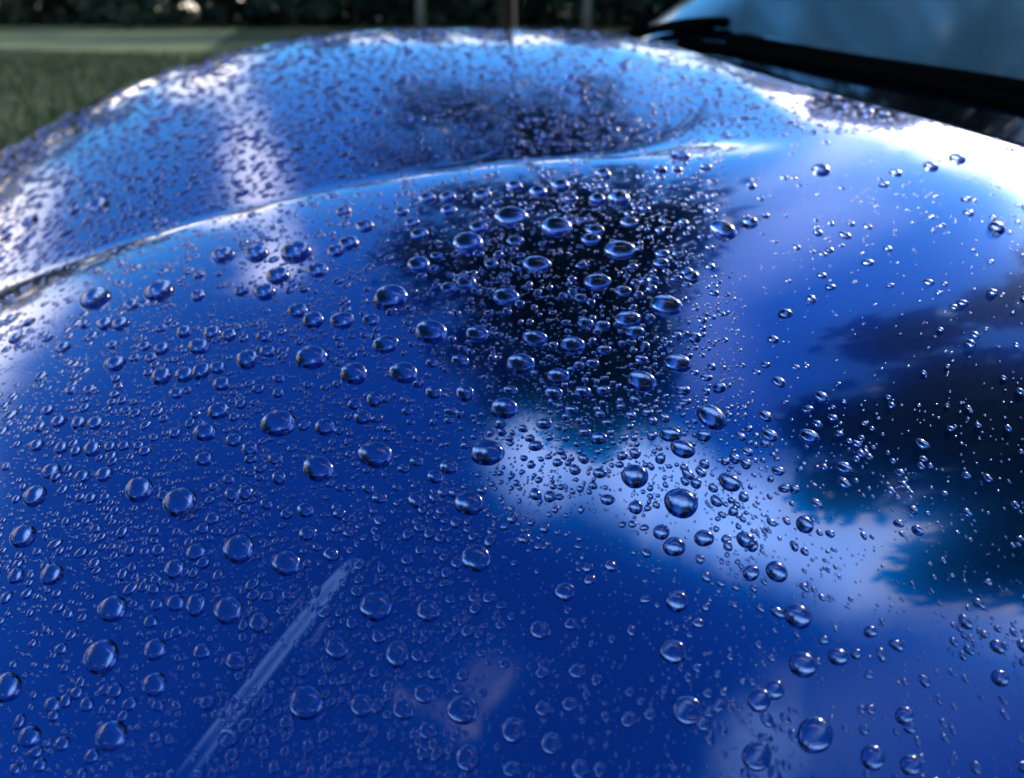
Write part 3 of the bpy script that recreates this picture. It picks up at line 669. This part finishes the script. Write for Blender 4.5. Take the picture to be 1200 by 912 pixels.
# reject overlaps with a coarse grid in plan
order2 = np.argsort(-rad); cell = {}; G = .012
def cells(x_, y_): return int(x_//G), int(y_//G)
for i in range(len(D)):
    if ok[i]: cell.setdefault(cells(cc_[i, 0], cc_[i, 1]), []).append((cc_[i, 0], cc_[i, 1], math.sqrt(np.linalg.norm(AA[i])*np.linalg.norm(BB[i]))))
keepi = []
for i in order2:
    a_, b_ = cells(p[i, 0], p[i, 1]); good = True
    for da in (-1, 0, 1):
        for db in (-1, 0, 1):
            for (x_, y_, r_) in cell.get((a_+da, b_+db), ()):
                if (x_-p[i, 0])**2+(y_-p[i, 1])**2 < (r_*1.0+rad[i]*(.42 if clus[i] else .92))**2: good = False; break
            if not good: break
        if not good: break
    if good: keepi.append(i); cell.setdefault((a_, b_), []).append((p[i, 0], p[i, 1], rad[i]))
print('fine droplets', len(keepi), 'of', len(rad), 'solo', len(solo), 'labels unique', len(set(labels.values())))
def batch(name, cs, As, Bs, hs, nseg, nring, wob, label):
    n = len(cs); th = np.linspace(0, 2*math.pi, nseg, endpoint=False); ph = rng.uniform(0, 6, (n, 1))
    wb = 1+wob*(np.cos(2*th+ph)*.5+np.cos(3*th+2.1*ph)*.4)
    al = np.linspace(0, math.pi/2, nring+1)[1:]; rho = np.append(np.sin(al)**.9, 1.); hz = (1-np.minimum(rho, 1)**2.2)**.55; hz[-2] = 0; hz[-1] = -.35
    ct, st = np.cos(th), np.sin(th)
    dx = wb[:, None, :]*rho[None, :, None]*(ct*As[:, 0, None, None]+st*Bs[:, 0, None, None]); dy = wb[:, None, :]*rho[None, :, None]*(ct*As[:, 1, None, None]+st*Bs[:, 1, None, None])
    px = cs[:, 0, None, None]+dx; py = cs[:, 1, None, None]+dy; z = H(px, py); n0 = NRM(cs[:, 0], cs[:, 1])
    P = np.stack([px, py, z+EYE], -1)+n0[:, None, None, :]*(hz[None, :, None, None]*hs[:, None, None, None])
    top = np.stack([cs[:, 0], cs[:, 1], H(cs[:, 0], cs[:, 1])+EYE], -1)+n0*hs[:, None]
    V = np.concatenate([top[:, None], P.reshape(n, -1, 3)], 1); m = V.shape[1]; nr = len(rho)
    F1 = [(0, 1+k, 1+(k+1) % nseg) for k in range(nseg)]
    F2 = [(1+r*nseg+k, 1+(r+1)*nseg+k, 1+(r+1)*nseg+(k+1) % nseg, 1+r*nseg+(k+1) % nseg) for r in range(nr-1) for k in range(nseg)]
    F2t = [(a, b, c) for a, b, c, d in F2]+[(a, c, d) for a, b, c, d in F2]
    Ft = np.array(F1+F2t); Fall = (Ft[None]+(np.arange(n)*m)[:, None, None]).reshape(-1, 3)
    o = mesh_obj(name, V.reshape(-1, 3), Fall, M_water); tag(o, label, 'water droplets', kind='stuff'); return o
ki = np.array(keepi); rest = [i for i in range(len(D)) if ok[i] and i not in set(solo)]
def axes(r, e, t):
    return np.stack([np.cos(t)*r*e**.5, np.sin(t)*r*e**.5], 1), np.stack([-np.sin(t)*r/e**.5, np.cos(t)*r/e**.5], 1)
A1, B1 = axes(rad[ki], el_[ki], rot[ki]); ff = farf[ki]; tiny = cw_[ki] < 4.2
for sel, nm, lab, ns, nr in ((~ff & ~tiny, 'fine_droplets', 'small uncounted droplets scattered between the large beads on the bonnet', 12, 5),
                         (~ff & tiny, 'droplet_mist', 'dust-fine specks of water between the beads on the bonnet', 8, 3),
                         (ff, 'far_droplets', 'closely packed blurred droplets on the far half of the bonnet', 12, 4)):
    cs, A_, B_ = p[ki][sel][:, :2], A1[sel], B1[sel]; hs = rad[ki][sel]*(.26 if nm == 'far_droplets' else .55)
    if nm == 'fine_droplets' and rest:
        cs = np.concatenate([cs, cc_[rest][:, :2]]); A_ = np.concatenate([A_, AA[rest]]); B_ = np.concatenate([B_, BB[rest]])
        hs = np.concatenate([hs, .5*np.sqrt(np.linalg.norm(AA[rest], axis=1)*np.linalg.norm(BB[rest], axis=1))])
    batch(nm, cs, A_, B_, hs, ns, nr, .17, lab)
print('tris', sum(len(m.polygons) for m in bpy.data.meshes))
